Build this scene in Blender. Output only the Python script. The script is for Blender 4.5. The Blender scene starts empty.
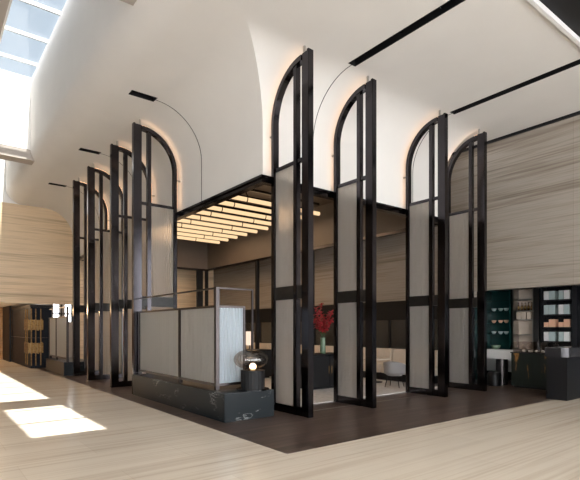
import bpy, bmesh, math, random
from mathutils import Vector, Matrix
random.seed(7)
C = bpy.context.scene.collection
PI = math.pi
# ------------------------------------------------------------------ materials
def newmat(name):
    m = bpy.data.materials.new(name); m.use_nodes = True
    nt = m.node_tree; nt.nodes.clear()
    out = nt.nodes.new('ShaderNodeOutputMaterial')
    return m, nt, out
def principled(name, col, rough=.5, metal=0, spec=.5, noise=0, nscale=8, bump=0, coat=0):
    m, nt, out = newmat(name)
    p = nt.nodes.new('ShaderNodeBsdfPrincipled')
    p.inputs['Base Color'].default_value = (*col, 1); p.inputs['Roughness'].default_value = rough
    p.inputs['Metallic'].default_value = metal; p.inputs['Specular IOR Level'].default_value = spec
    p.inputs['Coat Weight'].default_value = coat
    if noise or bump:
        tc = nt.nodes.new('ShaderNodeTexCoord'); n = nt.nodes.new('ShaderNodeTexNoise')
        n.inputs['Scale'].default_value = nscale; n.inputs['Detail'].default_value = 4
        nt.links.new(tc.outputs['Object'], n.inputs['Vector'])
        if noise:
            r = nt.nodes.new('ShaderNodeValToRGB')
            r.color_ramp.elements[0].position = .3; r.color_ramp.elements[1].position = .7
            r.color_ramp.elements[0].color = (*[c*(1-noise) for c in col], 1)
            r.color_ramp.elements[1].color = (*[min(1, c*(1+noise)) for c in col], 1)
            nt.links.new(n.outputs['Fac'], r.inputs['Fac']); nt.links.new(r.outputs['Color'], p.inputs['Base Color'])
        if bump:
            b = nt.nodes.new('ShaderNodeBump'); b.inputs['Strength'].default_value = bump
            nt.links.new(n.outputs['Fac'], b.inputs['Height']); nt.links.new(b.outputs['Normal'], p.inputs['Normal'])
    nt.links.new(p.outputs[0], out.inputs[0])
    return m
def streaked(name, stops, scale, rough=.3, fine=(1, 1, 1), joint=None, jcol=(.4, .35, .3), bump=.0, spec=.5, warp=.6):
    """layered stone: noise stretched along the bedding, plus a finer layer and optional slab joints"""
    m, nt, out = newmat(name); L = nt.links.new
    p = nt.nodes.new('ShaderNodeBsdfPrincipled'); p.inputs['Roughness'].default_value = rough
    p.inputs['Specular IOR Level'].default_value = spec
    tc = nt.nodes.new('ShaderNodeTexCoord')
    mp = nt.nodes.new('ShaderNodeMapping'); mp.inputs['Scale'].default_value = scale
    L(tc.outputs['Object'], mp.inputs['Vector'])
    n = nt.nodes.new('ShaderNodeTexNoise'); n.inputs['Scale'].default_value = 1; n.inputs['Detail'].default_value = 6
    n.inputs['Roughness'].default_value = .62; n.inputs['Distortion'].default_value = warp
    L(mp.outputs[0], n.inputs['Vector'])
    mp2 = nt.nodes.new('ShaderNodeMapping'); mp2.inputs['Scale'].default_value = fine
    L(tc.outputs['Object'], mp2.inputs['Vector'])
    n2 = nt.nodes.new('ShaderNodeTexNoise'); n2.inputs['Scale'].default_value = 1; n2.inputs['Detail'].default_value = 5
    L(mp2.outputs[0], n2.inputs['Vector'])
    ad = nt.nodes.new('ShaderNodeMath'); ad.operation = 'MULTIPLY_ADD'; ad.inputs[1].default_value = .45
    L(n2.outputs['Fac'], ad.inputs[0])
    mu = nt.nodes.new('ShaderNodeMath'); mu.operation = 'MULTIPLY'; mu.inputs[1].default_value = .55
    L(n.outputs['Fac'], mu.inputs[0]); L(mu.outputs[0], ad.inputs[2])
    r = nt.nodes.new('ShaderNodeValToRGB')
    els = r.color_ramp.elements
    els[0].position, els[0].color = stops[0][0], (*stops[0][1], 1)
    els[1].position, els[1].color = stops[-1][0], (*stops[-1][1], 1)
    for s in stops[1:-1]:
        e = els.new(s[0]); e.color = (*s[1], 1)
    L(ad.outputs[0], r.inputs['Fac'])
    last = r.outputs['Color']
    if joint:
        # thin slab joints: brick texture in a plane given by joint = (mapping rotation, width, height)
        mj = nt.nodes.new('ShaderNodeMapping'); mj.inputs['Rotation'].default_value = joint[0]
        L(tc.outputs['Object'], mj.inputs['Vector'])
        b = nt.nodes.new('ShaderNodeTexBrick'); b.inputs['Scale'].default_value = 1
        b.inputs['Brick Width'].default_value = joint[1]; b.inputs['Row Height'].default_value = joint[2]
        b.inputs['Mortar Size'].default_value = .006; b.offset = joint[3] if len(joint) > 3 else 0
        b.inputs['Color1'].default_value = (1, 1, 1, 1); b.inputs['Color2'].default_value = (*([.93]*3 if name != 'dark_oak_floor' else [.55]*3), 1)
        b.inputs['Mortar'].default_value = (*jcol, 1)
        L(mj.outputs[0], b.inputs['Vector'])
        mx = nt.nodes.new('ShaderNodeMix'); mx.data_type = 'RGBA'; mx.blend_type = 'MULTIPLY'; mx.inputs[0].default_value = 1
        L(last, mx.inputs[6]); L(b.outputs['Color'], mx.inputs[7]); last = mx.outputs[2]
    L(last, p.inputs['Base Color'])
    if bump:
        bp = nt.nodes.new('ShaderNodeBump'); bp.inputs['Strength'].default_value = bump; bp.inputs['Distance'].default_value = .02
        L(ad.outputs[0], bp.inputs['Height']); L(bp.outputs[0], p.inputs['Normal'])
    L(p.outputs[0], out.inputs[0])
    return m
def emitter(name, col, s):
    m, nt, out = newmat(name); e = nt.nodes.new('ShaderNodeEmission')
    e.inputs[0].default_value = (*col, 1); e.inputs[1].default_value = s
    nt.links.new(e.outputs[0], out.inputs[0]); return m
def frosted(name, col, see=.25, trans=.6, rough=.35, tcol=None):
    """diffusing glass: part translucent, part reflecting, part see-through blur"""
    m, nt, out = newmat(name); L = nt.links.new
    t = nt.nodes.new('ShaderNodeBsdfTranslucent'); t.inputs[0].default_value = (*(tcol or col), 1)
    p = nt.nodes.new('ShaderNodeBsdfPrincipled'); p.inputs['Base Color'].default_value = (*col, 1); p.inputs['Roughness'].default_value = rough
    mx = nt.nodes.new('ShaderNodeMixShader'); mx.inputs[0].default_value = trans
    L(p.outputs[0], mx.inputs[1]); L(t.outputs[0], mx.inputs[2])
    g = nt.nodes.new('ShaderNodeBsdfRefraction'); g.inputs['Color'].default_value = (*(tcol or col), 1)
    g.inputs['Roughness'].default_value = .45; g.inputs['IOR'].default_value = 1.12
    mx2 = nt.nodes.new('ShaderNodeMixShader'); mx2.inputs[0].default_value = see
    L(mx.outputs[0], mx2.inputs[1]); L(g.outputs[0], mx2.inputs[2]); L(mx2.outputs[0], out.inputs[0])
    return m
def clear(name, col, gloss=.1, gcol=(1, 1, 1)):
    m, nt, out = newmat(name); L = nt.links.new
    t = nt.nodes.new('ShaderNodeBsdfTransparent'); t.inputs[0].default_value = (*col, 1)
    g = nt.nodes.new('ShaderNodeBsdfGlossy'); g.inputs['Roughness'].default_value = .03; g.inputs[0].default_value = (*gcol, 1)
    mx = nt.nodes.new('ShaderNodeMixShader'); mx.inputs[0].default_value = gloss
    L(t.outputs[0], mx.inputs[1]); L(g.outputs[0], mx.inputs[2]); L(mx.outputs[0], out.inputs[0])
    return m
def marble_black(name):
    m, nt, out = newmat(name); L = nt.links.new
    p = nt.nodes.new('ShaderNodeBsdfPrincipled'); p.inputs['Roughness'].default_value = .3; p.inputs['Specular IOR Level'].default_value = .2
    tc = nt.nodes.new('ShaderNodeTexCoord')
    mp = nt.nodes.new('ShaderNodeMapping'); mp.inputs['Rotation'].default_value = (.5, .6, .3); mp.inputs['Scale'].default_value = (.5, .5, 1.6)
    L(tc.outputs['Object'], mp.inputs[0])
    n = nt.nodes.new('ShaderNodeTexNoise'); n.inputs['Scale'].default_value = 1.5; n.inputs['Detail'].default_value = 7; n.inputs['Roughness'].default_value = .6
    L(mp.outputs[0], n.inputs['Vector'])
    s = nt.nodes.new('ShaderNodeMath'); s.operation = 'SUBTRACT'; s.inputs[1].default_value = .52; L(n.outputs['Fac'], s.inputs[0])
    a = nt.nodes.new('ShaderNodeMath'); a.operation = 'ABSOLUTE'; L(s.outputs[0], a.inputs[0])
    r = nt.nodes.new('ShaderNodeValToRGB'); e = r.color_ramp.elements
    e[0].position, e[0].color = 0, (1, 1, 1, 1); e[1].position, e[1].color = .012, (0, 0, 0, 1)
    L(a.outputs[0], r.inputs['Fac'])
    n2 = nt.nodes.new('ShaderNodeTexNoise'); n2.inputs['Scale'].default_value = 1.1; n2.inputs['Detail'].default_value = 2; L(tc.outputs['Object'], n2.inputs['Vector'])
    r2 = nt.nodes.new('ShaderNodeValToRGB'); r2.color_ramp.elements[0].position = .5; r2.color_ramp.elements[1].position = .62
    L(n2.outputs['Fac'], r2.inputs['Fac'])
    mu = nt.nodes.new('ShaderNodeMath'); mu.operation = 'MULTIPLY'; L(r.outputs[0], mu.inputs[0]); L(r2.outputs[0], mu.inputs[1])
    mx = nt.nodes.new('ShaderNodeMix'); mx.data_type = 'RGBA'; L(mu.outputs[0], mx.inputs[0])
    mx.inputs[6].default_value = (.012, .016, .019, 1); mx.inputs[7].default_value = (.32, .33, .33, 1)
    L(mx.outputs[2], p.inputs['Base Color']); L(p.outputs[0], out.inputs[0])
    return m

M = {}
M['paint'] = principled('white_paint', (.70, .68, .655), .75, noise=.015, nscale=1.5)
M['well'] = principled('white_well_paint', (.90, .885, .86), .75)
M['taupe'] = principled('taupe_paint', (.42, .375, .335), .7)
M['inner'] = principled('brown_grey_lining', (.15, .12, .098), .5, noise=.05, nscale=2)
M['bronze'] = principled('dark_bronze', (.060, .056, .062), .16, metal=1)
M['bronze_light'] = principled('mid_bronze', (.075, .066, .066), .28, metal=.9)
M['black'] = principled('matt_black', (.008, .008, .009), .5, spec=.25)
M['blackgloss'] = principled('gloss_black', (.008, .009, .011), .12, spec=.3)
M['midband'] = principled('black_bronze_panel', (.012, .011, .010), .35, metal=.2, noise=.5, nscale=14)
M['steel'] = principled('steel', (.45, .44, .42), .3, metal=1)
M['brass'] = principled('brass', (.20, .12, .05), .4, metal=1, noise=.4, nscale=20)
M['marble'] = marble_black('black_veined_marble')
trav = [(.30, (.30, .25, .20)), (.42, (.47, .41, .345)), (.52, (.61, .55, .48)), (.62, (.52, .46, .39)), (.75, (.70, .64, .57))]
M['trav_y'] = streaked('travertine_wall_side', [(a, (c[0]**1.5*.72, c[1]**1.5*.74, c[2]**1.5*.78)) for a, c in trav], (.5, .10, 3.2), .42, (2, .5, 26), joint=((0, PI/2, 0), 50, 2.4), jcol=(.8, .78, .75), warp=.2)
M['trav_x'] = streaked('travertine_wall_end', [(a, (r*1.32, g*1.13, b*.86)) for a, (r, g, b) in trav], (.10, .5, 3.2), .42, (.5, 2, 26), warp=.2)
M['floor'] = streaked('travertine_floor', [(.3, (.56, .46, .35)), (.43, (.80, .69, .56)), (.53, (.92, .83, .70)), (.7, (.82, .72, .595))], (.09, 2.2, 1), .2, (.25, 16, 1),
                      joint=((0, 0, 0), 1.8, .9, .5), jcol=(.9, .88, .86), spec=.5, warp=.3)
M['wood'] = streaked('dark_oak_floor', [(.3, (.045, .031, .027)), (.5, (.12, .085, .072)), (.7, (.20, .145, .12))], (.5, 7, 1), .30, (1.5, 40, 1),
                     joint=((0, 0, 0), 1.6, .16, .37), jcol=(.35, .3, .3))
M['woodwall'] = streaked('honey_wood', [(.3, (.25, .12, .04)), (.5, (.42, .22, .08)), (.7, (.55, .31, .12))], (.5, .5, 5), .4, (1, 1, 30), joint=((PI/2, 0, 0), 2.4, .8), jcol=(.4, .35, .3))
M['frost'] = frosted('ribbed_frosted_glass', (.62, .59, .56), see=.55, trans=.55, tcol=(.80, .765, .72))
M['frostw'] = frosted('white_ribbed_glass', (.52, .51, .49), see=.35, trans=.5, tcol=(.80, .79, .76))
M['frostb'] = frosted('bluish_fluted_glass', (.50, .56, .62), see=.10, trans=.4, rough=.12, tcol=(.80, .87, .92))
M['pane'] = clear('clear_pane', (.97, .985, 1), .04)
M['darkmirror'] = principled('grey_mirror', (.14, .145, .15), .22, metal=.9)
M['tube'] = emitter('warm_tube', (1, .68, .38), .78)
M['strip'] = emitter('warm_strip', (1, .62, .36), 3.0)
M['bulb'] = emitter('warm_bulb', (1, .78, .52), 4)
M['shade'] = emitter('lamp_shade_glow', (1, .74, .58), .8)
M['smoke'] = clear('smoked_glass', (.78, .72, .68), .10, (.9, .9, .9))
M['cream'] = principled('cream_fabric', (.66, .59, .51), .85, noise=.05, nscale=30)
M['greyfab'] = principled('pale_grey_leather', (.30, .29, .29), .6)
M['rug'] = principled('pale_rug', (.62, .585, .56), .95, noise=.12, nscale=9)
M['white'] = principled('white_solid', (.72, .71, .70), .4)
M['kiosk'] = principled('blue_black_lacquer', (.008, .011, .018), .5, spec=.12, noise=.3, nscale=2)
M['green'] = principled('bottle_green_lacquer', (.006, .035, .033), .2)
M['goods'] = principled('pale_blue_card', (.42, .50, .50), .6)
M['peach'] = principled('peach_card', (.72, .42, .28), .6)
M['beige'] = principled('beige_card', (.55, .46, .38), .6)
M['red'] = principled('red_petal', (.30, .008, .015), .5, noise=.4, nscale=40)
M['leaf'] = principled('green_leaf', (.05, .10, .04), .5)
M['vase'] = principled('pale_green_glaze', (.16, .24, .16), .2)
M['darkgrey'] = principled('charcoal_stone', (.008, .008, .009), .4, spec=.3, noise=.1, nscale=5)
M['greystone'] = principled('counter_grey', (.05, .048, .052), .22, metal=.6)
M['orangestreak'] = streaked('orange_streaked_marble', [(.30, (.012, .016, .014)), (.55, (.02, .026, .022)), (.60, (.40, .20, .06)), (.66, (.02, .026, .022)), (.8, (.012, .016, .014))], (1, 2.2, .5), .15, (2, 4, 1), warp=1.5)  # near-black ground with a narrow range of orange streaks

# ------------------------------------------------------------------ mesh helpers
class MB:
    def __init__(s): s.bm = bmesh.new()
    def box(s, x0, y0, z0, x1, y1, z1, bev=0):
        r = bmesh.ops.create_cube(s.bm, size=1)['verts']
        bmesh.ops.scale(s.bm, vec=(x1-x0, y1-y0, z1-z0), verts=r)
        bmesh.ops.translate(s.bm, vec=((x0+x1)/2, (y0+y1)/2, (z0+z1)/2), verts=r)
        if bev:
            es = list({e for v in r for e in v.link_edges})
            bmesh.ops.bevel(s.bm, geom=es, offset=bev, segments=2, affect='EDGES', clamp_overlap=True)
        return s
    def tube(s, pts, r, n=10, cap=True):
        pts = [Vector(p) for p in pts]; rings = []
        rr = r if isinstance(r, (list, tuple)) else [r]*len(pts)
        up = None
        for i, p in enumerate(pts):
            d = (pts[min(i+1, len(pts)-1)] - pts[max(i-1, 0)]).normalized()
            if up is None:
                up = Vector((0, 0, 1)) if abs(d.z) < .9 else Vector((1, 0, 0))
            a = d.cross(up).normalized(); b = a.cross(d).normalized(); up = b
            rings.append([s.bm.verts.new(p + rr[i]*(math.cos(2*PI*k/n)*a + math.sin(2*PI*k/n)*b)) for k in range(n)])
        for A, B in zip(rings, rings[1:]):
            for k in range(n): s.bm.faces.new((A[k], A[(k+1) % n], B[(k+1) % n], B[k]))
        if cap: s.bm.faces.new(rings[0][::-1]); s.bm.faces.new(rings[-1])
        return s
    def lathe(s, prof, c=(0, 0, 0), n=32):
        rings = []
        for r, z in prof:
            if r < 1e-5: rings.append([s.bm.verts.new((c[0], c[1], c[2]+z))])
            else: rings.append([s.bm.verts.new((c[0]+r*math.cos(2*PI*k/n), c[1]+r*math.sin(2*PI*k/n), c[2]+z)) for k in range(n)])
        for A, B in zip(rings, rings[1:]):
            for k in range(n):
                q = [A[k % len(A)], A[(k+1) % len(A)], B[(k+1) % len(B)], B[k % len(B)]]
                u = []
                for v in q:
                    if v not in u: u.append(v)
                if len(u) > 2: s.bm.faces.new(u)
        return s
    def prism(s, poly, fn0, fn1):
        """closed polygon swept from placement fn0 to fn1"""
        A = [s.bm.verts.new(fn0(*p)) for p in poly]; B = [s.bm.verts.new(fn1(*p)) for p in poly]
        n = len(poly)
        for k in range(n): s.bm.faces.new((A[k], A[(k+1) % n], B[(k+1) % n], B[k]))
        s.bm.faces.new(A[::-1]); s.bm.faces.new(B)
        return s
    def band(s, inner, outer, v0, v1):
        """a curved bar in the u-z plane between two polylines, thickness v0..v1 along y"""
        n = len(inner); V = [[s.bm.verts.new((p[0], v, p[1])) for p in pl] for v in (v0, v1) for pl in (inner, outer)]
        i0, o0, i1, o1 = V; f = s.bm.faces.new
        for k in range(n-1):
            f((i0[k], i0[k+1], o0[k+1], o0[k])); f((i1[k], o1[k], o1[k+1], i1[k+1]))
            f((i0[k], i1[k], i1[k+1], i0[k+1])); f((o0[k], o0[k+1], o1[k+1], o1[k]))
        f((i0[0], o0[0], o1[0], i1[0])); f((i0[-1], i1[-1], o1[-1], o0[-1]))
        return s
    def grid(s, fn, nu, nv):
        V = [[s.bm.verts.new(fn(i/nu, j/nv)) for j in range(nv+1)] for i in range(nu+1)]
        for i in range(nu):
            for j in range(nv): s.bm.faces.new((V[i][j], V[i+1][j], V[i+1][j+1], V[i][j+1]))
        return s
    def ball(s, c, r, sc=(1, 1, 1), sub=2):
        v = bmesh.ops.create_icosphere(s.bm, subdivisions=sub, radius=r)['verts']
        bmesh.ops.scale(s.bm, vec=sc, verts=v); bmesh.ops.translate(s.bm, vec=c, verts=v); return s
    def build(s, name, mat, parent=None, smooth=False, origin=None):
        bmesh.ops.recalc_face_normals(s.bm, faces=s.bm.faces)
        if origin: bmesh.ops.translate(s.bm, vec=[-c for c in origin], verts=s.bm.verts)
        me = bpy.data.meshes.new(name); s.bm.to_mesh(me); s.bm.free()
        me.materials.append(mat)
        if smooth:
            for p in me.polygons: p.use_smooth = True
        o = bpy.data.objects.new(name, me); C.objects.link(o)
        if origin: o.location = origin
        if parent: o.parent = parent
        return o
def box(*a, **k): return MB().box(*a, **k)
def tag(o, label, cat, group=None):
    o['label'] = label; o['category'] = cat
    if group: o['group'] = group
    return o
def empty(name, loc, rz=0):
    o = bpy.data.objects.new(name, None); C.objects.link(o); o.empty_display_size = .1
    o.location = loc; o.rotation_euler = (0, 0, rz); return o
def kids(o): return [c for c in C.objects if c.parent == o]
def copy_tree(o, parent=None):
    c = o.copy(); C.objects.link(c)
    if parent: c.parent = parent
    for ch in kids(o): copy_tree(ch, c)
    return c
def struct(o): o['kind'] = 'structure'; return o

# ------------------------------------------------------------------ the setting
H = 6.75; BX, BY, BR = 5.35, 7.73, 1.15; BZ = 4.5; XE, YE = 11.4, 21.3
XW = 12.36; YF = 22.45; WX = 2.8; WL = 1.15; ZS = 9.4; Y0 = -8.0
ZC = BZ + 1.1                                     # springing of the cove
struct(box(-6, Y0, -.2, 3.7, 29, 0).build('floor', M['floor']))
struct(box(3.7, Y0, -.2, 16, 4.8, 0).build('floor_right', M['floor']))
struct(box(3.7, 4.8, -.2, 16, YF+7, 0).build('floor_dark_wood', M['wood']))

def slab_with_holes(x0, y0, x1, y1, z0, z1, holes):
    """horizontal slab as a grid of boxes leaving out rectangular holes, one mesh"""
    xs = sorted({x0, x1, *[min(max(h[i], x0), x1) for h in holes for i in (0, 2)]}); ys = sorted({y0, y1, *[min(max(h[i], y0), y1) for h in holes for i in (1, 3)]})
    mb = MB()
    for a, b in zip(xs, xs[1:]):
        for c, d in zip(ys, ys[1:]):
            mx, my = (a+b)/2, (c+d)/2
            if not any(h[0] < mx < h[2] and h[1] < my < h[3] for h in holes): mb.box(a, c, z0, b, d, z1)
    return mb
slots_left = [(3.62, y-.12, 4.2, y+.12) for y in (10.3, 14.45, 18.55)]
slots_right = [(x-.10, 3.0 if x > 7 else -3.0, x+.10, 6.58) for x in (6.66, 10.05)]
slots_right[1] = (9.95, -3.0, 10.15, 6.58)
recess = (7.45, -4.0, 11.6, 3.56)
# flat ceiling: strip beside the well, and the big field in front of the pavilion
a = slab_with_holes(3.4, Y0, BX-BR, YF, H, H+.12, slots_left)
b = slab_with_holes(BX-BR, Y0, XW, BY-BR, H, H+.12, slots_right+[recess])
b.box(XE, BY-BR, H, XW, YF, H+.12)
struct(a.build('ceiling', M['paint'])); struct(b.build('ceiling_front', M['paint']))
# coves and bulkhead faces (concave quarter round running out from the pavilion box)
cov = MB()
N = 24
prof = [(BR*math.sin(t), ZC+BR*(1-math.cos(t))-0) for t in [0]]
def cpt(t):                                        # offset outward from the bulkhead plane, height
    return (BR*(1-math.cos(t)), ZC+BR*math.sin(t))
pl = [(0, BZ)]+[cpt(PI/2*k/N) for k in range(N+1)]
back = [(-.12, H+.12), (-.12, BZ)]
front = []
def sweep(mb, fa, fb):
    A = [mb.bm.verts.new(fa(*p)) for p in pl]; B = [mb.bm.verts.new(fb(*p)) for p in pl]
    for k in range(len(pl)-1): mb.bm.faces.new((A[k], A[k+1], B[k+1], B[k]))
# left face: plane x = BX - off ; mitre at the corner where y = BY - off
sweep(cov, lambda o, z: (BX-o, BY-o, z), lambda o, z: (BX-o, YF, z))
sweep(cov, lambda o, z: (BX-o, BY-o, z), lambda o, z: (XE, BY-o, z))
o = cov.build('ceiling_cove', M['paint']); struct(o)
for p in o.data.polygons: p.use_smooth = True
m_ = o.modifiers.new('edge', 'EDGE_SPLIT'); m_.split_angle = math.radians(25)
# inner lining of the pavilion's upper box, its roof
inn = MB()
inn.box(BX+.01, BY+.01, BZ, BX+.1, YE, 6.0).box(BX+.1, BY+.01, BZ, XE, BY+.1, 6.0)
inn.box(XE-.06, BY+.1, BZ, XE, YE, 6.0).box(BX+.1, YE-.08, BZ, XE, YE, 6.0)
inn.box(BX, BY, 6.0, XE, YF, 6.08)
struct(inn.build('ceiling_pavilion_lining', M['inner']))
struct(box(XE-.005, BY, BZ, XE+.05, YF, H).build('wall_pavilion_side', M['paint']))
tr = MB()
tr.box(BX-.05, BY-.05, BZ-.02, BX+.10, YE, BZ+.06).box(BX-.09, BY-.09, BZ+.06, BX+.0, YE, BZ+.11)
tr.box(BX+.10, BY-.05, BZ-.02, XE+.05, BY+.10, BZ+.06).box(BX, BY-.09, BZ+.06, XE+.05, BY, BZ+.11)
tr.box(XE-.12, BY+.1, BZ-.04, XE+.05, YE, BZ+.05).box(BX+.1, YE-.10, BZ-.04, XE, YE+.05, BZ+.05)
struct(tr.build('trim_1', M['bronze']))
# control joints that run down the cove from each ceiling slot
jr = .007
def joint(kind, c):
    pts = [(o-.004 if 0 else o, z) for o, z in pl[::-1]]
    mb = MB()
    if kind == 'L': P = [(BX-o_-.004*math.cos(0), c, z_) for o_, z_ in pts]
    else: P = [(c, BY-o_-.004, z_) for o_, z_ in pts]
    mb.tube(P, jr, 6); return mb
k = 2
for kind, c in (('L', 10.3), ('L', 14.45), ('L', 18.55), ('R', 6.66), ('R', 10.05)):
    struct(joint(kind, c).build('trim_%d' % k, M['darkgrey'])); k += 1
# skylight well: rounded shoulder, side walls, cross beams, end walls
R2 = .6
well = MB()
sh = [(WX+R2*(1-math.sin(t)), H+R2*(1-math.cos(t))) for t in [PI/2*i/16 for i in range(17)]]   # from ceiling (3.6,H) up to (2.8,H+.8)
shp = [(WX, ZS+.1)]+sh[::-1]
A = [well.bm.verts.new((x, Y0, z)) for x, z in shp]; B = [well.bm.verts.new((x, YF, z)) for x, z in shp]
for i in range(len(shp)-1): well.bm.faces.new((A[i], A[i+1], B[i+1], B[i]))
o = well.build('wall_well_right', M['paint'], smooth=True); struct(o)
m_ = o.modifiers.new('edge', 'EDGE_SPLIT'); m_.split_angle = math.radians(30)
struct(box(WL-.15, Y0, 6.9, WL, YF, ZS+.1).build('wall_well_left', M['well']))
struct(box(-6, Y0, 6.9, WL-.15, YF, 7.05).box(WL-.15, Y0, 6.88, WL, YF, 6.9).build('ceiling_left', M['taupe']))
struct(box(WL, 7.13, 7.08, WX+.4, 8.0, 7.6).build('ceiling_near_beam', M['taupe']))
struct(box(WL, 17.06, 6.98, WX+.3, 17.55, 7.3).build('ceiling_far_beam', M['taupe']))
struct(box(WL, 17.05, 7.3, WX, 17.5, ZS+.1).build('wall_well_end', M['well']))
# well roof with the glazed openings left out
roof = slab_with_holes(WL, Y0, WX, YF, ZS, ZS+.2, [(1.75, 2.86, WX, 17.05), (1.75, 17.6, WX, 22.3)])
struct(roof.build('ceiling_well_top', M['well']))
n = 1
sk = box(1.75, 2.86, ZS+.12, WX, 17.05, ZS+.14)
struct(sk.build('window_1', M['pane']))
bars = MB()
for y in [12.9-1.46*i for i in range(7)]+[14.38, 15.85]:
    bars.box(1.75, y-.025, ZS+.03, WX, y+.025, ZS+.12)
struct(bars.build('window_1_frame', M['white']))
struct(box(1.75, 17.6, ZS+.12, WX, 22.3, ZS+.14).build('window_2', M['pane']))
# end wall (travertine above the dark zone)
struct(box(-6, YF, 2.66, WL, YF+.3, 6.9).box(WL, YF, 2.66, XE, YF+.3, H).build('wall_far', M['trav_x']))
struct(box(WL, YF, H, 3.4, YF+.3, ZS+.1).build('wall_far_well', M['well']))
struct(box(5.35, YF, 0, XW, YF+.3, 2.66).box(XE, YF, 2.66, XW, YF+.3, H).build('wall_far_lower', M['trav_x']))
struct(box(4.38, YF+.05, 0, 4.58, YF+.3, 2.66).box(4.84, YF+.05, 1.9, 5.05, YF+.3, 2.66).box(4.45, YF+.05, 0, 5.35, YF+.3, 1.9).build('wall_far_sill', M['taupe']))
w = MB()
for x in (4.45, 4.88, 5.3): w.box(x, YF+.05, 1.9, x+.05, YF+.12, 2.66)
w.box(4.45, YF+.05, 2.22, 5.35, YF+.12, 2.28); struct(w.build('window_3_frame', M['black']))
struct(box(4.45, YF+.08, 1.9, 5.35, YF+.09, 2.66).build('window_3', M['pane']))
# side wall on the right, its black band and mirror inside the pavilion
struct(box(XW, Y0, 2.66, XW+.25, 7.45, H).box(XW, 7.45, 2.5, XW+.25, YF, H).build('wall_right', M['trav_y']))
struct(box(XW-.04, 7.5, 1.88, XW+.25, YF, 2.5).build('trim_7', M['black']))
mm = box(XW, 7.5, .0, XW+.25, YF, 1.88); struct(mm.build('wall_right_mirror', M['darkmirror']))
fr = MB()
for y in [8.5+1.9*i for i in range(8)]: fr.box(XW-.03, y, 0, XW-.005, y+.08, 1.88)
struct(fr.build('trim_8', M['black']))
# the retail niche under the travertine
struct(box(14.6, Y0, 0, 14.8, 8.3, 2.9).build('wall_niche_back', M['blackgloss']))
struct(box(XW+.25, 8.2, 0, 14.6, 8.3, 2.9).build('wall_niche_side', M['green']))
struct(box(XW+.25, Y0, 2.8, 14.6, 8.3, 2.9).build('ceiling_niche', M['black']))
# recess behind the far wall, left
struct(box(-6, 28.6, 0, 5.4, 28.8, 2.9).build('wall_recess', M['woodwall']))
struct(box(-6, YF+.3, 2.7, 4.2, 28.6, 2.8).build('ceiling_recess', M['paint']))
struct(box(4.40, YF+.3, 0, 4.50, 28.6, 2.8).build('wall_recess_side', M['taupe']))
struct(box(3.42, 26.3, 0, 3.52, 28.6, 2.7).build('wall_recess_pier', M['black']))
# left wall and the glazed street front behind the camera
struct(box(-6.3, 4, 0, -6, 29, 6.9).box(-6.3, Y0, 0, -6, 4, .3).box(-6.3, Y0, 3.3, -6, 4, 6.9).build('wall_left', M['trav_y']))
g = MB()
for i in range(7): g.box(-6.25, Y0+1.98*i, .3, -6.1, Y0+1.98*i+.08, 3.3)  # unseen side windows added to let in more daylight from the left
g.box(-6.25, Y0, 3.2, -6.1, 4, 3.3); struct(g.build('window_added_left_frame', M['bronze']))
struct(box(-6.18, Y0, .3, -6.16, 4, 3.3).build('window_added_left', M['pane']))
g = MB()
for i in range(12): g.box(-6+1.66*i, Y0-.1, 0, -5.92+1.66*i, Y0, H)
g.box(-6, Y0-.1, 3.2, XW, Y0, 3.3); struct(g.build('window_4_frame', M['bronze']))
struct(box(-6, Y0-.06, 0, XW, Y0-.04, H).build('window_4', M['pane']))

# ceiling recess with a white lip (top right) and the lighting slots
lp = MB()
x0, y0, x1, y1 = recess
t_ = .06
lp.box(x0, y0, H-.05, x0+t_, y1, H+.04).box(x1-t_, y0, H-.05, x1, y1, H+.04).box(x0+t_, y1-t_, H-.05, x1-t_, y1, H+.04).box(x0+t_, y0, H-.05, x1-t_, y0+t_, H+.04)
struct(box(XW-.05, Y0, H-.07, XW, YF, H).build('trim_11', M['black']))
struct(lp.build('trim_9', M['white']))
struct(box(x0, y0, H+.05, x1, y1, H+.12).build('ceiling_recess_black', M['black']))

def slot(x0, y0, x1, y1, label, grp):
    e = empty('recessed_light_slot', ((x0+x1)/2, (y0+y1)/2, H))
    cx, cy = (x0+x1)/2, (y0+y1)/2
    a, b = (x1-x0)/2, (y1-y0)/2
    hs = MB(); t = .012
    hs.box(-a, -b, .0, -a+t, b, .16).box(a-t, -b, 0, a, b, .16).box(-a+t, -b, 0, a-t, -b+t, .16).box(-a+t, b-t, 0, a-t, b, .16).box(-a+t, -b+t, .14, a-t, b-t, .16)
    hs.build('housing', M['black'], e)
    tag(e, label, 'ceiling light', grp)
    L = max(x1-x0, y1-y0); n = 2 if L < 1 else int(L/.75)
    for i in range(n):
        s = -L/2+L*(i+.5)/n
        p = (s, 0) if a > b else (0, s)
        sp = MB().lathe([(.02, .14), (.035, .13), (.035, .05), (.028, .045), (.0, .06)], (p[0], p[1], 0), 12)
        sp.build('spotlight', M['blackgloss'], e)
names = ['nearest of the three short black light slots on the left ceiling strip', 'middle of the three short black light slots, beside the second pair of screens',
         'farthest short black light slot, by the travertine end wall']
for s, l in zip(slots_left, names): slot(*s, l, 'short black ceiling light slots on the left')
slot(*slots_right[0], 'long black ceiling light slot ending above the first screen on the right', 'long black ceiling light slots')
slot(*slots_right[1], 'long black ceiling light slot ending above the third screen on the right', 'long black ceiling light slots')

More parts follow.
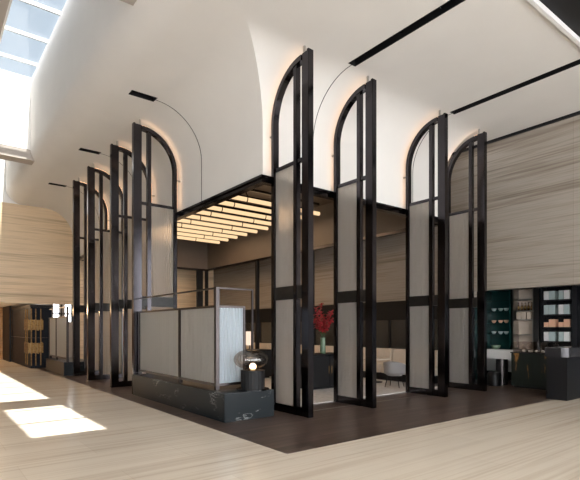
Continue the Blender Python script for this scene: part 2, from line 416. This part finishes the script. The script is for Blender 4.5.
# ------------------------------------------------------------------ arched screens
def ribbed(u0, z0, u1, z1, th, ribs, amp, axis='x'):
    """vertical ribbed pane lying in the u-z plane"""
    mb = MB(); n = ribs*6
    F = []; Bk = []
    for i in range(n+1):
        u = u0+(u1-u0)*i/n; d = amp*(.5-.5*math.cos(2*PI*i/6))
        for lst, v in ((F, -th-d), (Bk, th+d)):
            lst.append([mb.bm.verts.new((u, v, z) if axis == 'x' else (v, u, z)) for z in (z0, z1)])
    for i in range(n):
        mb.bm.faces.new((F[i][0], F[i+1][0], F[i+1][1], F[i][1])); mb.bm.faces.new((Bk[i][0], Bk[i][1], Bk[i+1][1], Bk[i+1][0]))
        mb.bm.faces.new((F[i][1], F[i+1][1], Bk[i+1][1], Bk[i][1])); mb.bm.faces.new((F[i][0], Bk[i][0], Bk[i+1][0], F[i+1][0]))
    mb.bm.faces.new((F[0][0], F[0][1], Bk[0][1], Bk[0][0])); mb.bm.faces.new((F[n][0], Bk[n][0], Bk[n][1], F[n][1]))
    return mb
TOP, SPR, UI = 6.61, 5.60, 1.12
def make_screen():
    e = empty('arched_screen', (0, 0, 0))
    p = MB().box(0, -.045, 0, .20, .045, TOP, .006)
    post = p.build('post', M['bronze'], e)
    MB().box(-.012, -.062, .0, .035, .062, TOP+.01, .004).build('post_face', M['bronze'], post)
    # arch: an elliptical quarter ring carried down as the inner stile
    def ell(a, b):
        return [(.20+a*math.cos(t), SPR+b*math.sin(t)) for t in [PI/2*k/28 for k in range(29)]]
    au = UI-.20; bz = TOP-.02-SPR
    outer = [(UI, 0)]+ell(au, bz); inner = [(UI-.085, 0)]+ell(au-.085, bz-.095)
    arch = MB().band(inner, outer, -.062, .062).build('arch_frame', M['bronze'], e)
    st = ell(au+.005, bz+.005); st2 = ell(au+.022, bz+.022)
    MB().band([(UI+.005, 4.7)]+st, [(UI+.022, 4.7)]+st2, -.02, .02).build('light_strip', M['strip'], arch)
    zt = SPR+math.sqrt(max(0, 1-((.405-.2)/(au-.075))**2))*(bz-.085)
    MB().box(.34, -.05, 0, .44, .05, zt+.0, .004).build('mullion', M['bronze'], e)
    MB().box(.20, -.035, 4.66, UI-.07, .035, 4.73, .004).build('transom', M['bronze'], e)
    MB().box(.20, -.042, 2.15, UI-.07, .042, 2.40, .004).build('middle_rail', M['midband'], e)
    MB().box(.20, -.042, 0, UI-.07, .042, .15, .004).build('bottom_rail', M['bronze'], e)
    ribbed(.44, .15, UI-.075, 2.15, .006, 12, .014).build('glass_panel', M['frost'], e)
    ribbed(.44, 2.40, UI-.075, 4.66, .006, 12, .014).build('glass_panel', M['frost'], e)
    MB().tube([(.17, 0, TOP), (.17, 0, H+.0)], .026, 12).build('fixing_pin', M['steel'], post)
    MB().tube([(UI, 0, 5.42), (BY-6.5+.0, 0, 5.42)], .022, 12).build('fixing_pin', M['steel'], arch)
    return e
first = make_screen()
RX = [5.54, 7.22, 9.69, 11.40]; LY = [11.5, 13.2, 15.45, 17.2]
rl = ['tallest-looking arched bronze screen beside the marble plinth and smoked globe lamp', 'arched bronze screen second along the right front, just right of the red flowers',
      'third arched bronze screen along the right front, just right of the grey tub chair', 'last arched bronze screen on the right, in front of the travertine side wall']
ll = ['nearest arched bronze screen on the left front, where the near marble plinth ends', 'second arched bronze screen from the near plinth on the left front',
      'third arched bronze screen from the near plinth on the left front', 'farthest arched bronze screen on the left, standing against the far plinth']
for i, x in enumerate(RX):
    s = first if i == 0 else copy_tree(first)
    s.location = (x, 6.5, 0); s.rotation_euler = (0, 0, PI/2); tag(s, rl[i], 'screen', 'arched bronze and ribbed glass screens')
for i, y in enumerate(LY):
    s = copy_tree(first); s.location = (4.12, y, 0); s.rotation_euler = (0, 0, 0); tag(s, ll[i], 'screen', 'arched bronze and ribbed glass screens')

# ------------------------------------------------------------------ plinths and glass partitions
tag(box(4.08, 7.03, 0, 5.12, 11.42, .49, bev=.008).build('marble_plinth', M['marble']), 'black marble plinth with white veins at the near corner, carrying the globe lamp', 'plinth', 'black marble plinths')
tag(box(3.85, 17.32, 0, 4.8, 20.2, .46, bev=.008).build('marble_plinth', M['marble']), 'far dark marble plinth beyond the last left screen, before the blue-black kiosk', 'plinth', 'black marble plinths')

def partition(x, ya, yb, ymid, zb, ret, label):
    e = empty('glass_partition', (x, ya, zb)); w = .035; f = MB()
    zt, zg, zl = 2.35-zb, 2.0-zb, .56-zb
    L = yb-ya; m = ymid-ya
    f.box(-w, -w, 0, w, w, zt).box(-w, m-w, 0, w, m+w, zg+.02).box(-w, L-2*w, 0, w, L, zg+.02)
    f.build('frame_post', M['bronze_light'], e)
    r = MB().box(-.018, w, zt-.03, .018, L, zt)
    r.box(-.03, w, zg-.02, .03, m-w, zg+.02).box(-.03, m+w, zg-.02, .03, L-2*w, zg+.02)
    r.box(-.03, w, zl, .03, m-w, zl+.05).box(-.03, m+w, zl, .03, L-2*w, zl+.05)
    r.build('rail', M['bronze_light'], e)
    ribbed(w, zl+.05, m-w, zg-.02, .006, 13, .018, 'y').build('glass_panel', M['frostw'], e)
    ribbed(m+w, zl+.05, L-2*w, zg-.02, .006, 18, .018, 'y').build('glass_panel', M['frostw'], e)
    if ret:
        q = MB().box(w, -.03, zg-.02, .55, .03, zg+.02).box(w, -.03, zl, .55, .03, zl+.05).box(.55, -.025, zl, .59, .025, zg+.02)
        q.box(w, -.018, zt-.03, .78, .018, zt).box(.745, -.018, 0, .78, .018, zt-.03).box(.59, -.015, zl, .745, .015, zl+.03)
        q.build('return_frame', M['bronze_light'], e)
        o = ribbed(w, zl+.05, .55, zg-.02, .008, 8, .03).build('fluted_glass_panel', M['frostb'], e)
        o['label'] = 'bluish deeply fluted glass panel'
    tag(e, label, 'glass partition', 'glass partitions on the plinths')
partition(4.24, 7.58, 11.40, 9.1, .49, True, 'ribbed glass partition on the near marble plinth with a fluted return panel')
partition(3.97, 17.35, 20.1, 18.95, .46, False, 'ribbed glass partition on the far plinth, beside the blue-black kiosk')

# globe lamp on the plinth corner
e = empty('globe_lamp', (4.81, 7.27, .49))
MB().lathe([(0, 0), (.30, 0), (.30, .018), (0, .018)]).build('tray', M['blackgloss'], e)
prof = []
mb = MB(); nn = 48
for a in range(nn):
    t0 = 2*PI*a/nn; t1 = 2*PI*(a+1)/nn; r0 = .215+.005*(a % 2); r1 = .215+.005*((a+1) % 2)
    P = [mb.bm.verts.new((r*math.cos(t), r*math.sin(t), z)) for r, t in ((r0, t0), (r1, t1)) for z in (.018, .34)]
    mb.bm.faces.new((P[0], P[2], P[3], P[1]))
bmesh.ops.remove_doubles(mb.bm, verts=mb.bm.verts, dist=1e-5)
mb.lathe([(0, .34), (.222, .34), (.222, .352), (0, .352)])
mb.build('fluted_base', M['black'], e)
gl = [(0.06, .352)]
for k_ in range(1, 24):
    t = -PI/2+PI*k_/24; gl.append((max(.03, .315*math.cos(t)*(1 if abs(t) < 1.3 else 1)), .545+.175*math.sin(t)))
gl = [(.10, .352)]+[(.315*math.cos(t), .55+.185*math.sin(t)) for t in [-1.2+2.5*k_/22 for k_ in range(23)]]
o = MB().lathe(gl, (-.05, -.02, 0), 36).build('glass_globe', M['smoke'], e, smooth=True); o['label'] = 'squashed smoked glass globe'
MB().lathe([(.08, .352), (.08, .38), (0, .38)], (-.05, -.06, 0), 20).build('bulb_holder', M['brass'], e)
MB().ball((-.05, -.08, .425), .062, sub=3).build('bulb', M['bulb'], kids(e)[-1], smooth=True)
tag(e, 'squashed smoked glass globe lamp on a black fluted drum base', 'lamp')

# ------------------------------------------------------------------ tubes of light in the pavilion
NT = 10
for i in range(NT):
    y = 12.5+i*.78; z = 5.62
    e = empty('tube_light', (8.3, y, z)); x0, x1 = BX+.35-8.3, 11.05-8.3
    mb = MB(); n = 3; Ls = (x1-x0)/n
    for k_ in range(n):
        MB().tube([(x0+Ls*k_+.006, 0, 0), (x0+Ls*(k_+1)-.006, 0, 0)], .066, 14).build('light_tube', M['tube'], e, smooth=False)
        xx = x0+Ls*(k_+.3)
        MB().tube([(xx, 0, .37), (xx, -.02, .2), (xx, -.11, .05), (xx, -.105, -.04), (xx, -.05, -.10)], .016, 6).build('bracket', M['black'], e)
    MB().box(x0, -.02, .30, x1, .02, .37).build('ceiling_rail', M['bronze'], e)
    tag(e, 'glowing warm ceiling tube, one of the parallel row under the pavilion roof', 'tube light', 'warm tube lights under the pavilion roof')

# slender posts that carry the pavilion box on its far sides
pp = [(XE-.12, 21.2, 'slender black post at the far inner corner of the pavilion'), (10.9, 21.2, 'broad black post left of the far inner corner'),
      (XE-.12, 16.7, 'slender black post along the banquette, seen right of the fluted glass panel'), (XE-.12, 13.15, 'slender black post along the banquette, seen just above the red flowers')]
for i, (x, y, l) in enumerate(pp):
    w = .2 if i == 1 else .13
    o = box(-w/2 if i != 1 else -.15, -.07, 0, w/2 if i != 1 else .15, .07, BZ-.04, bev=.005).build('post', M['black']); o.location = (x, y, 0)
    tag(o, l, 'post', 'posts inside the pavilion')

# ------------------------------------------------------------------ lounge furniture
o = box(6.15, 7.62, 0.002, 11.2, 13.5, .02).build('rug', M['rug']); tag(o, 'pale mottled rug on the dark wood floor inside the pavilion', 'rug')
struct(box(5.65, 7.0, .0, 11.3, 7.03, .004).build('trim_10', M['steel']))
e = empty('banquette', (11.9, 13.5, 0))
box(-.42, -5.2, 0, .4, 5.2, .22).build('base', M['black'], e)
for i in range(6):
    y = -5.2+i*10.4/6
    box(-.50, y+.01, .22, .2, y+10.4/6-.01, .46, bev=.03).build('seat_cushion', M['cream'], e)
    box(.08, y+.01, .40, .38, y+10.4/6-.01, .95, bev=.04).build('backrest', M['cream'], e)
tag(e, 'long cream upholstered banquette along the mirrored side wall', 'banquette')

def tub_chair(loc, rz, label):
    e = empty('tub_chair', (*loc, 0), rz)
    # open bucket shell, front toward +x
    def shell(r, up):
        def fn(u, v):
            a = math.radians(60+240*u); flare = 1+.12*v
            h = .40+(.36*v*(.55+.45*math.sin(PI*u)))
            return (r*flare*math.cos(a), r*flare*math.sin(a)*1.02, h)
        return fn
    mb = MB().grid(shell(.27, 0), 24, 6)
    o = mb.build('backrest', M['greyfab'], e, smooth=True); s_ = o.modifiers.new('solid', 'SOLIDIFY'); s_.thickness = .035; s_.offset = 1
    MB().lathe([(0, .33), (.22, .34), (.27, .40), (.26, .45), (.2, .47), (0, .475)]).build('seat', M['greyfab'], e, smooth=True)
    for sx in (-1, 1):
        for sy in (-1, 1):
            MB().tube([(sx*.15, sy*.15, .36), (sx*.22, sy*.22, .02)], [.018, .011], 8).build('leg', M['black'], e)
    e.scale = (.9, .9, .96); tag(e, label, 'chair')
tub_chair((10.17, 8.42), .35, 'pale grey leather tub chair with thin black legs on the pale rug')
e = empty('dining_table', (10.6, 9.55, 0))
MB().lathe([(0, .70), (.48, .70), (.50, .715), (.50, .73), (0, .73)]).build('tabletop', M['cream'], e)
MB().lathe([(0, .02), (.25, .02), (.25, .04), (.04, .07), (.035, .70), (0, .70)], n=20).build('pedestal', M['black'], e)
tag(e, 'round pale table between the tub chair and the banquette', 'table')

def console(loc, label, w=1.0, d=.5):
    e = empty('console_cabinet', (*loc, 0))
    box(-w/2, -d/2, .06, w/2, d/2, .90).build('body', M['blackgloss'], e)
    box(-w/2-.02, -d/2-.02, .90, w/2+.02, d/2+.02, .93, bev=.004).build('top', M['black'], e)
    for k_ in range(2):
        a = -w/2+k_*w/2
        dr = box(a+.012, -d/2-.014, .08, a+w/2-.012, -d/2-.001, .88).build('door', M['black'], e)
        hx = a+(w/2-.05 if k_ == 0 else .05)
        MB().tube([(hx, -d/2-.03, .42), (hx, -d/2-.03, .62)], .007, 8).build('handle', M['brass'], dr)
    box(-w/2+.04, -d/2+.04, .0, w/2-.04, d/2-.04, .06).build('base', M['black'], e)
    tag(e, label, 'cabinet', 'black console cabinets')
console((8.55, 9.6), 'gloss black console cabinet carrying the vase of red flowers', 1.3, .7)
console((8.35, 12.75), 'gloss black console cabinet carrying the small glowing lamp', 1.2, .6)
fx, fy = 8.46, 9.42
e = empty('vase', (fx, fy, .93))
MB().lathe([(0, 0), (.065, 0), (.075, .05), (.07, .25), (.06, .38), (.07, .43), (.062, .43), (.05, .38), (.055, .1), (0, .06)], n=24).build('body', M['vase'], e, smooth=True)
tag(e, 'tall pale green glazed vase on the black console', 'vase')
for i in range(9):
    a = i*2.4+.5; sp = .10+.22*((i*37 % 10)/10); hh = .40+.48*((i*53 % 10)/10)
    e = empty('red_flower_stem', (fx+.02*math.cos(a), fy+.02*math.sin(a), .93+.12))
    tip = Vector((sp*math.cos(a), sp*math.sin(a), .3+hh))
    pts = [(0, 0, 0), (.01*math.cos(a), .01*math.sin(a), .33), tuple(Vector((0, 0, .33)).lerp(tip, .5)+Vector((0, 0, .05))), tuple(tip)]
    MB().tube(pts, .006, 6).build('stem', M['leaf'], e)
    for j in range(6):
        c = Vector((0, 0, .33)).lerp(tip, .35+.13*j)+Vector((random.uniform(-.05, .05), random.uniform(-.05, .05), random.uniform(-.02, .04)))
        mb = MB()
        for q in range(5):
            b = 2*PI*q/5+random.random(); r = .085
            up = Vector((math.cos(b), math.sin(b)*.6, [.9, -.5, .4, -.7, .7][q])).normalized(); sd = Vector((-math.sin(b), math.cos(b), 0))
            P = [c, c+up*r*.6+sd*r*.42, c+up*r*1.15, c+up*r*.6-sd*r*.42]
            mb.prism([0, 1, 2, 3], lambda k_: P[k_], lambda k_: P[k_]+Vector((0, 0, .006)))if False else None
            V = [mb.bm.verts.new(p_) for p_ in P]+[mb.bm.verts.new(p_+Vector((0, 0, .008))) for p_ in P]
            mb.bm.faces.new(V[:4]); mb.bm.faces.new(V[4:][::-1])
            for k_ in range(4): mb.bm.faces.new((V[k_], V[(k_+1) % 4], V[4+(k_+1) % 4], V[4+k_]))
        mb.ball(tuple(c+Vector((0, 0, .01))), .016, sub=1)
        mb.build('blossom', M['red'], e)
    for j in range(2):
        b = a+1+j*2; mb = MB(); c0 = Vector((0, 0, .34))
        P = [c0, c0+Vector((.09*math.cos(b)-.02*math.sin(b), .09*math.sin(b)+.02*math.cos(b), .12)), c0+Vector((.2*math.cos(b), .2*math.sin(b), .16)), c0+Vector((.09*math.cos(b)+.02*math.sin(b), .09*math.sin(b)-.02*math.cos(b), .12))]
        V = [mb.bm.verts.new(p_) for p_ in P]+[mb.bm.verts.new(p_+Vector((0, 0, .004))) for p_ in P]
        mb.bm.faces.new(V[:4]); mb.bm.faces.new(V[4:][::-1])
        for k_ in range(4): mb.bm.faces.new((V[k_], V[(k_+1) % 4], V[4+(k_+1) % 4], V[4+k_]))
        mb.build('leaf', M['leaf'], e)
    tag(e, 'stem of deep red blossoms standing in the pale green vase', 'flower', 'red flowers in the green vase')
def shade_lamp(x, y, z, label):
    e = empty('table_lamp', (x, y, z))
    MB().lathe([(0, 0), (.09, 0), (.09, .02), (.02, .04), (.015, .16), (0, .16)], n=20).build('base', M['black'], e)
    MB().lathe([(.0, .15), (.12, .15), (.12, .58), (0, .58)], n=24).build('lamp_shade', M['shade'], e)
    tag(e, label, 'lamp', 'small glowing table lamps')
shade_lamp(8.17, 12.52, .93, 'small lamp with a glowing drum shade behind the fluted glass panel')
# ------------------------------------------------------------------ far left: blue-black kiosk with brass work
e = empty('entrance_kiosk', (3.9, 23.8, 0))
box(-.38, -2.4, 0, .40, 2.4, 2.46, bev=.01).build('body', M['kiosk'], e)
box(-.40, -2.42, 1.22, .42, 2.4, 1.235).build('joint_line', M['bronze_light'], e)
box(-.41, -2.43, 2.46, .43, 2.4, 2.56).build('cornice', M['black'], e)
for i, (dx, dy) in enumerate(((-.43, -1.6), (-.43, -2.0), (-.36, -2.46), (-.20, -2.46), (-.02, -2.46))):
    MB().tube([(dx, dy, .12), (dx, dy, 2.4)], .022, 10).build('pull_bar', M['brass'], e)
for z in (.62, 1.55):
    mb = MB(); mb.box(-.47, -2.50, z, -.40, -1.5, z+.40).box(-.40, -2.52, z, .06, -2.44, z+.40)
    for k_ in range(9): mb.box(-.49, -2.54+.11*k_, z-.03+.05*(k_ % 3), -.46, -2.50+.11*k_, z+.43-.04*(k_ % 2))
    for k_ in range(4): mb.box(-.40+.12*k_, -2.55, z-.03+.04*(k_ % 2), -.34+.12*k_, -2.52, z+.44-.03*(k_ % 3))
    mb.build('brass_plate', M['brass'], e)
tag(e, 'blue-black lacquered kiosk with brass pull bars under the travertine end wall', 'kiosk')

# ------------------------------------------------------------------ right: display niche
def bays(x, y0, y1, z0, z1, zs, label, back, frame):
    e = empty('display_shelves', (x, (y0+y1)/2, 0)); w = (y1-y0)/2
    box(-.02, -w, z0, 0.0, w, z1).build('back_panel', back, e)
    for s in (-w, w-.03): box(-.34, s, z0, -.02, s+.03, z1).build('side_panel', frame, e)
    for z in zs: box(-.34, -w+.03, z, -.02, w-.03, z+.025).build('shelf', frame, e)
    tag(e, label, 'shelves', 'display shelves in the niche')
NXs = 14.55
bays(NXs, 5.55, 6.40, 0.95, 2.80, (.95, 1.22, 1.62, 1.98, 2.40), 'black display shelves of pale boxes behind the grey counter, far right', M['blackgloss'], M['black'])
bays(NXs, 6.60, 7.22, 0.95, 2.80, (.95, 1.40, 1.85, 2.12, 2.45), 'light-backed display shelves with brass bottles, middle of the niche', M['beige'], M['steel'])
bays(NXs, 7.30, 8.10, 0.95, 2.80, (1.0, 1.40, 1.75, 2.12, 2.47), 'bottle green display shelves with small bowls, left of the niche', M['green'], M['green'])
rows = [(1.245, .26, 'goods'), (1.645, .22, 'peach'), (2.005, .27, 'goods'), (2.425, .25, 'goods')]
rn = ['bottom', 'second', 'third', 'top']
for r_, (z, h_, m_) in enumerate(rows):
    for j, (ya, yb) in enumerate(((5.62, 5.78), (5.79, 5.92), (6.02, 6.18), (6.19, 6.32))):
        hh = h_*(.62 if (r_ == 1 and j % 2) else 1)
        o = box(-.12, -(yb-ya)/2, 0, .12, (yb-ya)/2, hh, bev=.004).build('gift_box', M[m_ if (j+r_) % 3 else 'white' if r_ != 1 else 'peach'])
        o.location = (NXs-.19, (ya+yb)/2, z+.0)
        tag(o, '%s box on the %s lit shelf, %s' % ('peach' if r_ == 1 else 'pale', rn[r_], ['outermost on the right', 'second from the right', 'third from the right', 'leftmost'][j]), 'box', 'boxes on the niche shelves')
for j, y in enumerate((6.72, 6.82, 6.92, 7.02, 7.12)):
    e = empty('bottle', (NXs-.17, y, 2.145))
    MB().lathe([(0, 0), (.032, 0), (.034, .12), (.012, .17), (.012, .22), (0, .22)], n=12).build('body', M['brass'], e, smooth=True)
    MB().lathe([(0, .22), (.014, .22), (.014, .245), (0, .245)], n=10).build('cap', M['black'], e)
    tag(e, 'small brass bottle on the light-backed shelf', 'bottle', 'brass bottles in the niche')
for j, y in enumerate((6.76, 6.92, 7.07)):
    o = box(-.10, -.065, 0, .10, .065, .22, bev=.003).build('storage_box', M['beige']); o.location = (NXs-.18, y, 1.875)
    tag(o, 'beige storage box under the brass bottles, %s' % ['nearest the counter', 'in the middle', 'nearest the green shelves'][j], 'box', 'beige boxes under the bottles')
for r_, z in enumerate((1.425, 1.775, 2.145)):
    for j, y in enumerate((7.50, 7.68, 7.90)):
        o = MB().lathe([(0, 0), (.03, 0), (.06, .04), (.075, .09), (.068, .09), (.05, .04), (0, .015)], n=18).build('bowl', M['peach'] if r_ == 1 else M['goods'], None, smooth=True)
        o.location = (NXs-.18, y, z)
        tag(o, 'small %s bowl on the %s green shelf, %s' % ('pinkish' if r_ == 1 else 'pale', ['lowest', 'middle', 'highest'][r_], ['toward the right', 'in the centre', 'toward the left'][j]), 'bowl', 'bowls on the green shelves')
# white back counter with block on it
o = box(13.95, 6.9, .3, 14.2, 8.15, .86, bev=.01).build('wall_cabinet', M['white']); 
tag(o, 'white low cabinet behind the bronze pedestal stand', 'cabinet')
box_ = empty('pedestal_stand', (13.2, 7.02, 0))
MB().lathe([(0, 0), (.16, 0), (.16, .74), (0, .74)], n=28).build('pedestal', M['bronze_light'], box_, smooth=False)
box(-.22, -.48, .74, .22, .42, 1.0, bev=.02).build('top', M['white'], box_)
tag(box_, 'white slab-topped stand on a round bronze pedestal, left of the streaked counter', 'stand')
o = MB().lathe([(0, 0), (.05, 0), (.11, .05), (.14, .12), (.13, .12), (.1, .06), (0, .02)], n=20).build('bowl', M['vase'], None, smooth=True)
o.location = (13.2, 7.2, 1.0); tag(o, 'pale green bowl on the white slab-topped stand', 'bowl')
o = box(14.25, 6.62, 1.5, 14.55, 7.2, 1.8, bev=.01).build('wall_unit', M['white']) if False else None
# streaked cabinet with the glass pastry case
e = empty('display_counter', (13.1, 5.95, 0))
box(-.28, -.95, 0.05, .3, .60, .93).build('body', M['orangestreak'], e)
box(-.24, -.90, 0, .26, .55, .05).build('base', M['black'], e)
box(-.30, -.97, .93, .32, .62, .96, bev=.004).build('top', M['black'], e)
box(-.26, -.4, .96, .26, .56, 1.24).build('glass_case', M['smoke'], e)
tag(e, 'dark orange-streaked display counter with a low glass case on top', 'counter')
for j in range(4):
    o = MB().ball((0, 0, .035), .06, (1, 1.1, .6)).build('pastry', M['white'], None, smooth=True); o.location = (12.95, 5.75+.17*j, .965)
    tag(o, 'small white pastry inside the low glass case', 'pastry', 'pastries in the glass case')
# grey reception counter at the right edge
e = empty('reception_counter', (11.29, 4.51, 0))
box(0, 0, 0, .9, .44, .96).build('body', M['darkgrey'], e)
mb = MB()
r_ = .16
poly = [(3.0, -.02), (3.0, .47), (-.02, .47)]+[(-.02+r_-r_*math.cos(t), -.02+r_-r_*math.sin(t)) for t in [PI/2*k_/10 for k_ in range(11)]]
mb.prism(poly, lambda x, y: (x, y, .96), lambda x, y: (x, y, 1.17))
mb.build('top', M['greystone'], e)
box(.9, .03, 0, 2.95, .42, .96).build('body_panel', M['darkgrey'], e)
tag(e, 'charcoal stone reception counter with a thick round-cornered grey top', 'counter')
o = MB().lathe([(0, 0), (.17, .0), (.19, .02), (.19, .30), (.16, .38), (0, .40)], n=24).build('waste_bin', M['darkgrey'], None)
o.location = (12.75, 7.0, 0); tag(o, 'small dark round bin beside the bronze pedestal', 'bin')

# recess ceiling lights far left (warm)
for i, y in enumerate((23.6, 25.8)):
    o = MB().lathe([(0, -.02), (.12, -.02), (.14, 0), (0, 0)], n=20).build('downlight', M['bulb'], None); o.location = (1.6, y, 2.70)
    tag(o, 'round warm downlight in the recess ceiling, %s' % ('near the travertine wall' if i == 0 else 'deeper in'), 'downlight', 'warm downlights in the recess')

# ------------------------------------------------------------------ light
def lamp(kind, name, loc, energy, color, **kw):
    d = bpy.data.lights.new(name, kind); d.energy = energy; d.color = color
    for k_, v in kw.items(): setattr(d, k_, v)
    o = bpy.data.objects.new(name, d); C.objects.link(o); o.location = loc; return o
s = lamp('SUN', 'sun', (0, 0, 20), 9.0, (1, .95, .87), angle=.01)
d = Vector((-.047, .515, -1)).normalized(); s.rotation_euler = d.to_track_quat('-Z', 'Y').to_euler()
for i, y in enumerate((23.6, 25.8)):
    lamp('POINT', 'recess_lamp', (1.6, y, 2.5), 45, (1, .66, .36), shadow_soft_size=.12)
for y in (14, 18): lamp('AREA', 'tube_fill', (8.3, y, 5.5), 70, (1, .66, .38), shape='RECTANGLE', size=4.5, size_y=2.5)  # unseen area lights added to boost the warm light below the tubes

w = bpy.data.worlds.new('world'); bpy.context.scene.world = w; w.use_nodes = True
nt = w.node_tree; nt.nodes.clear(); L = nt.links.new
out = nt.nodes.new('ShaderNodeOutputWorld'); bg = nt.nodes.new('ShaderNodeBackground'); bg.inputs[1].default_value = 1.0
tc = nt.nodes.new('ShaderNodeTexCoord'); sx = nt.nodes.new('ShaderNodeSeparateXYZ'); L(tc.outputs['Generated'], sx.inputs[0])
rp = nt.nodes.new('ShaderNodeValToRGB'); e0, e1 = rp.color_ramp.elements
e0.position, e0.color = .22, (5.9, 5.85, 5.8, 1); e1.position, e1.color = .42, (.42, .49, .56, 1)
L(sx.outputs['Z'], rp.inputs['Fac']); L(rp.outputs['Color'], bg.inputs[0]); L(bg.outputs[0], out.inputs[0])
bg.inputs[1].default_value = 1.0

# ------------------------------------------------------------------ camera
cam = bpy.data.cameras.new('camera'); co = bpy.data.objects.new('camera', cam); C.objects.link(co)
yaw = math.atan2(609, 475.3)            # angle between +X and the view direction
# forward = X*cX + Y*cY with cX = .6153, cY = .7883
fwd = Vector((.6152571, .7882883, 0)); co.location = (0, 0, 1.6)
co.rotation_euler = fwd.to_track_quat('-Z', 'Y').to_euler()
cam.sensor_fit = 'HORIZONTAL'; cam.sensor_width = 36; cam.lens = 475.3*36/580
cam.shift_y = (328.6-240)/580; cam.clip_end = 200; cam.clip_start = .05
bpy.context.scene.camera = co
vs = bpy.context.scene.view_settings
vs.view_transform = 'Standard'; vs.look = 'None'; vs.gamma = 1; vs.exposure = .55; vs.use_curve_mapping = False
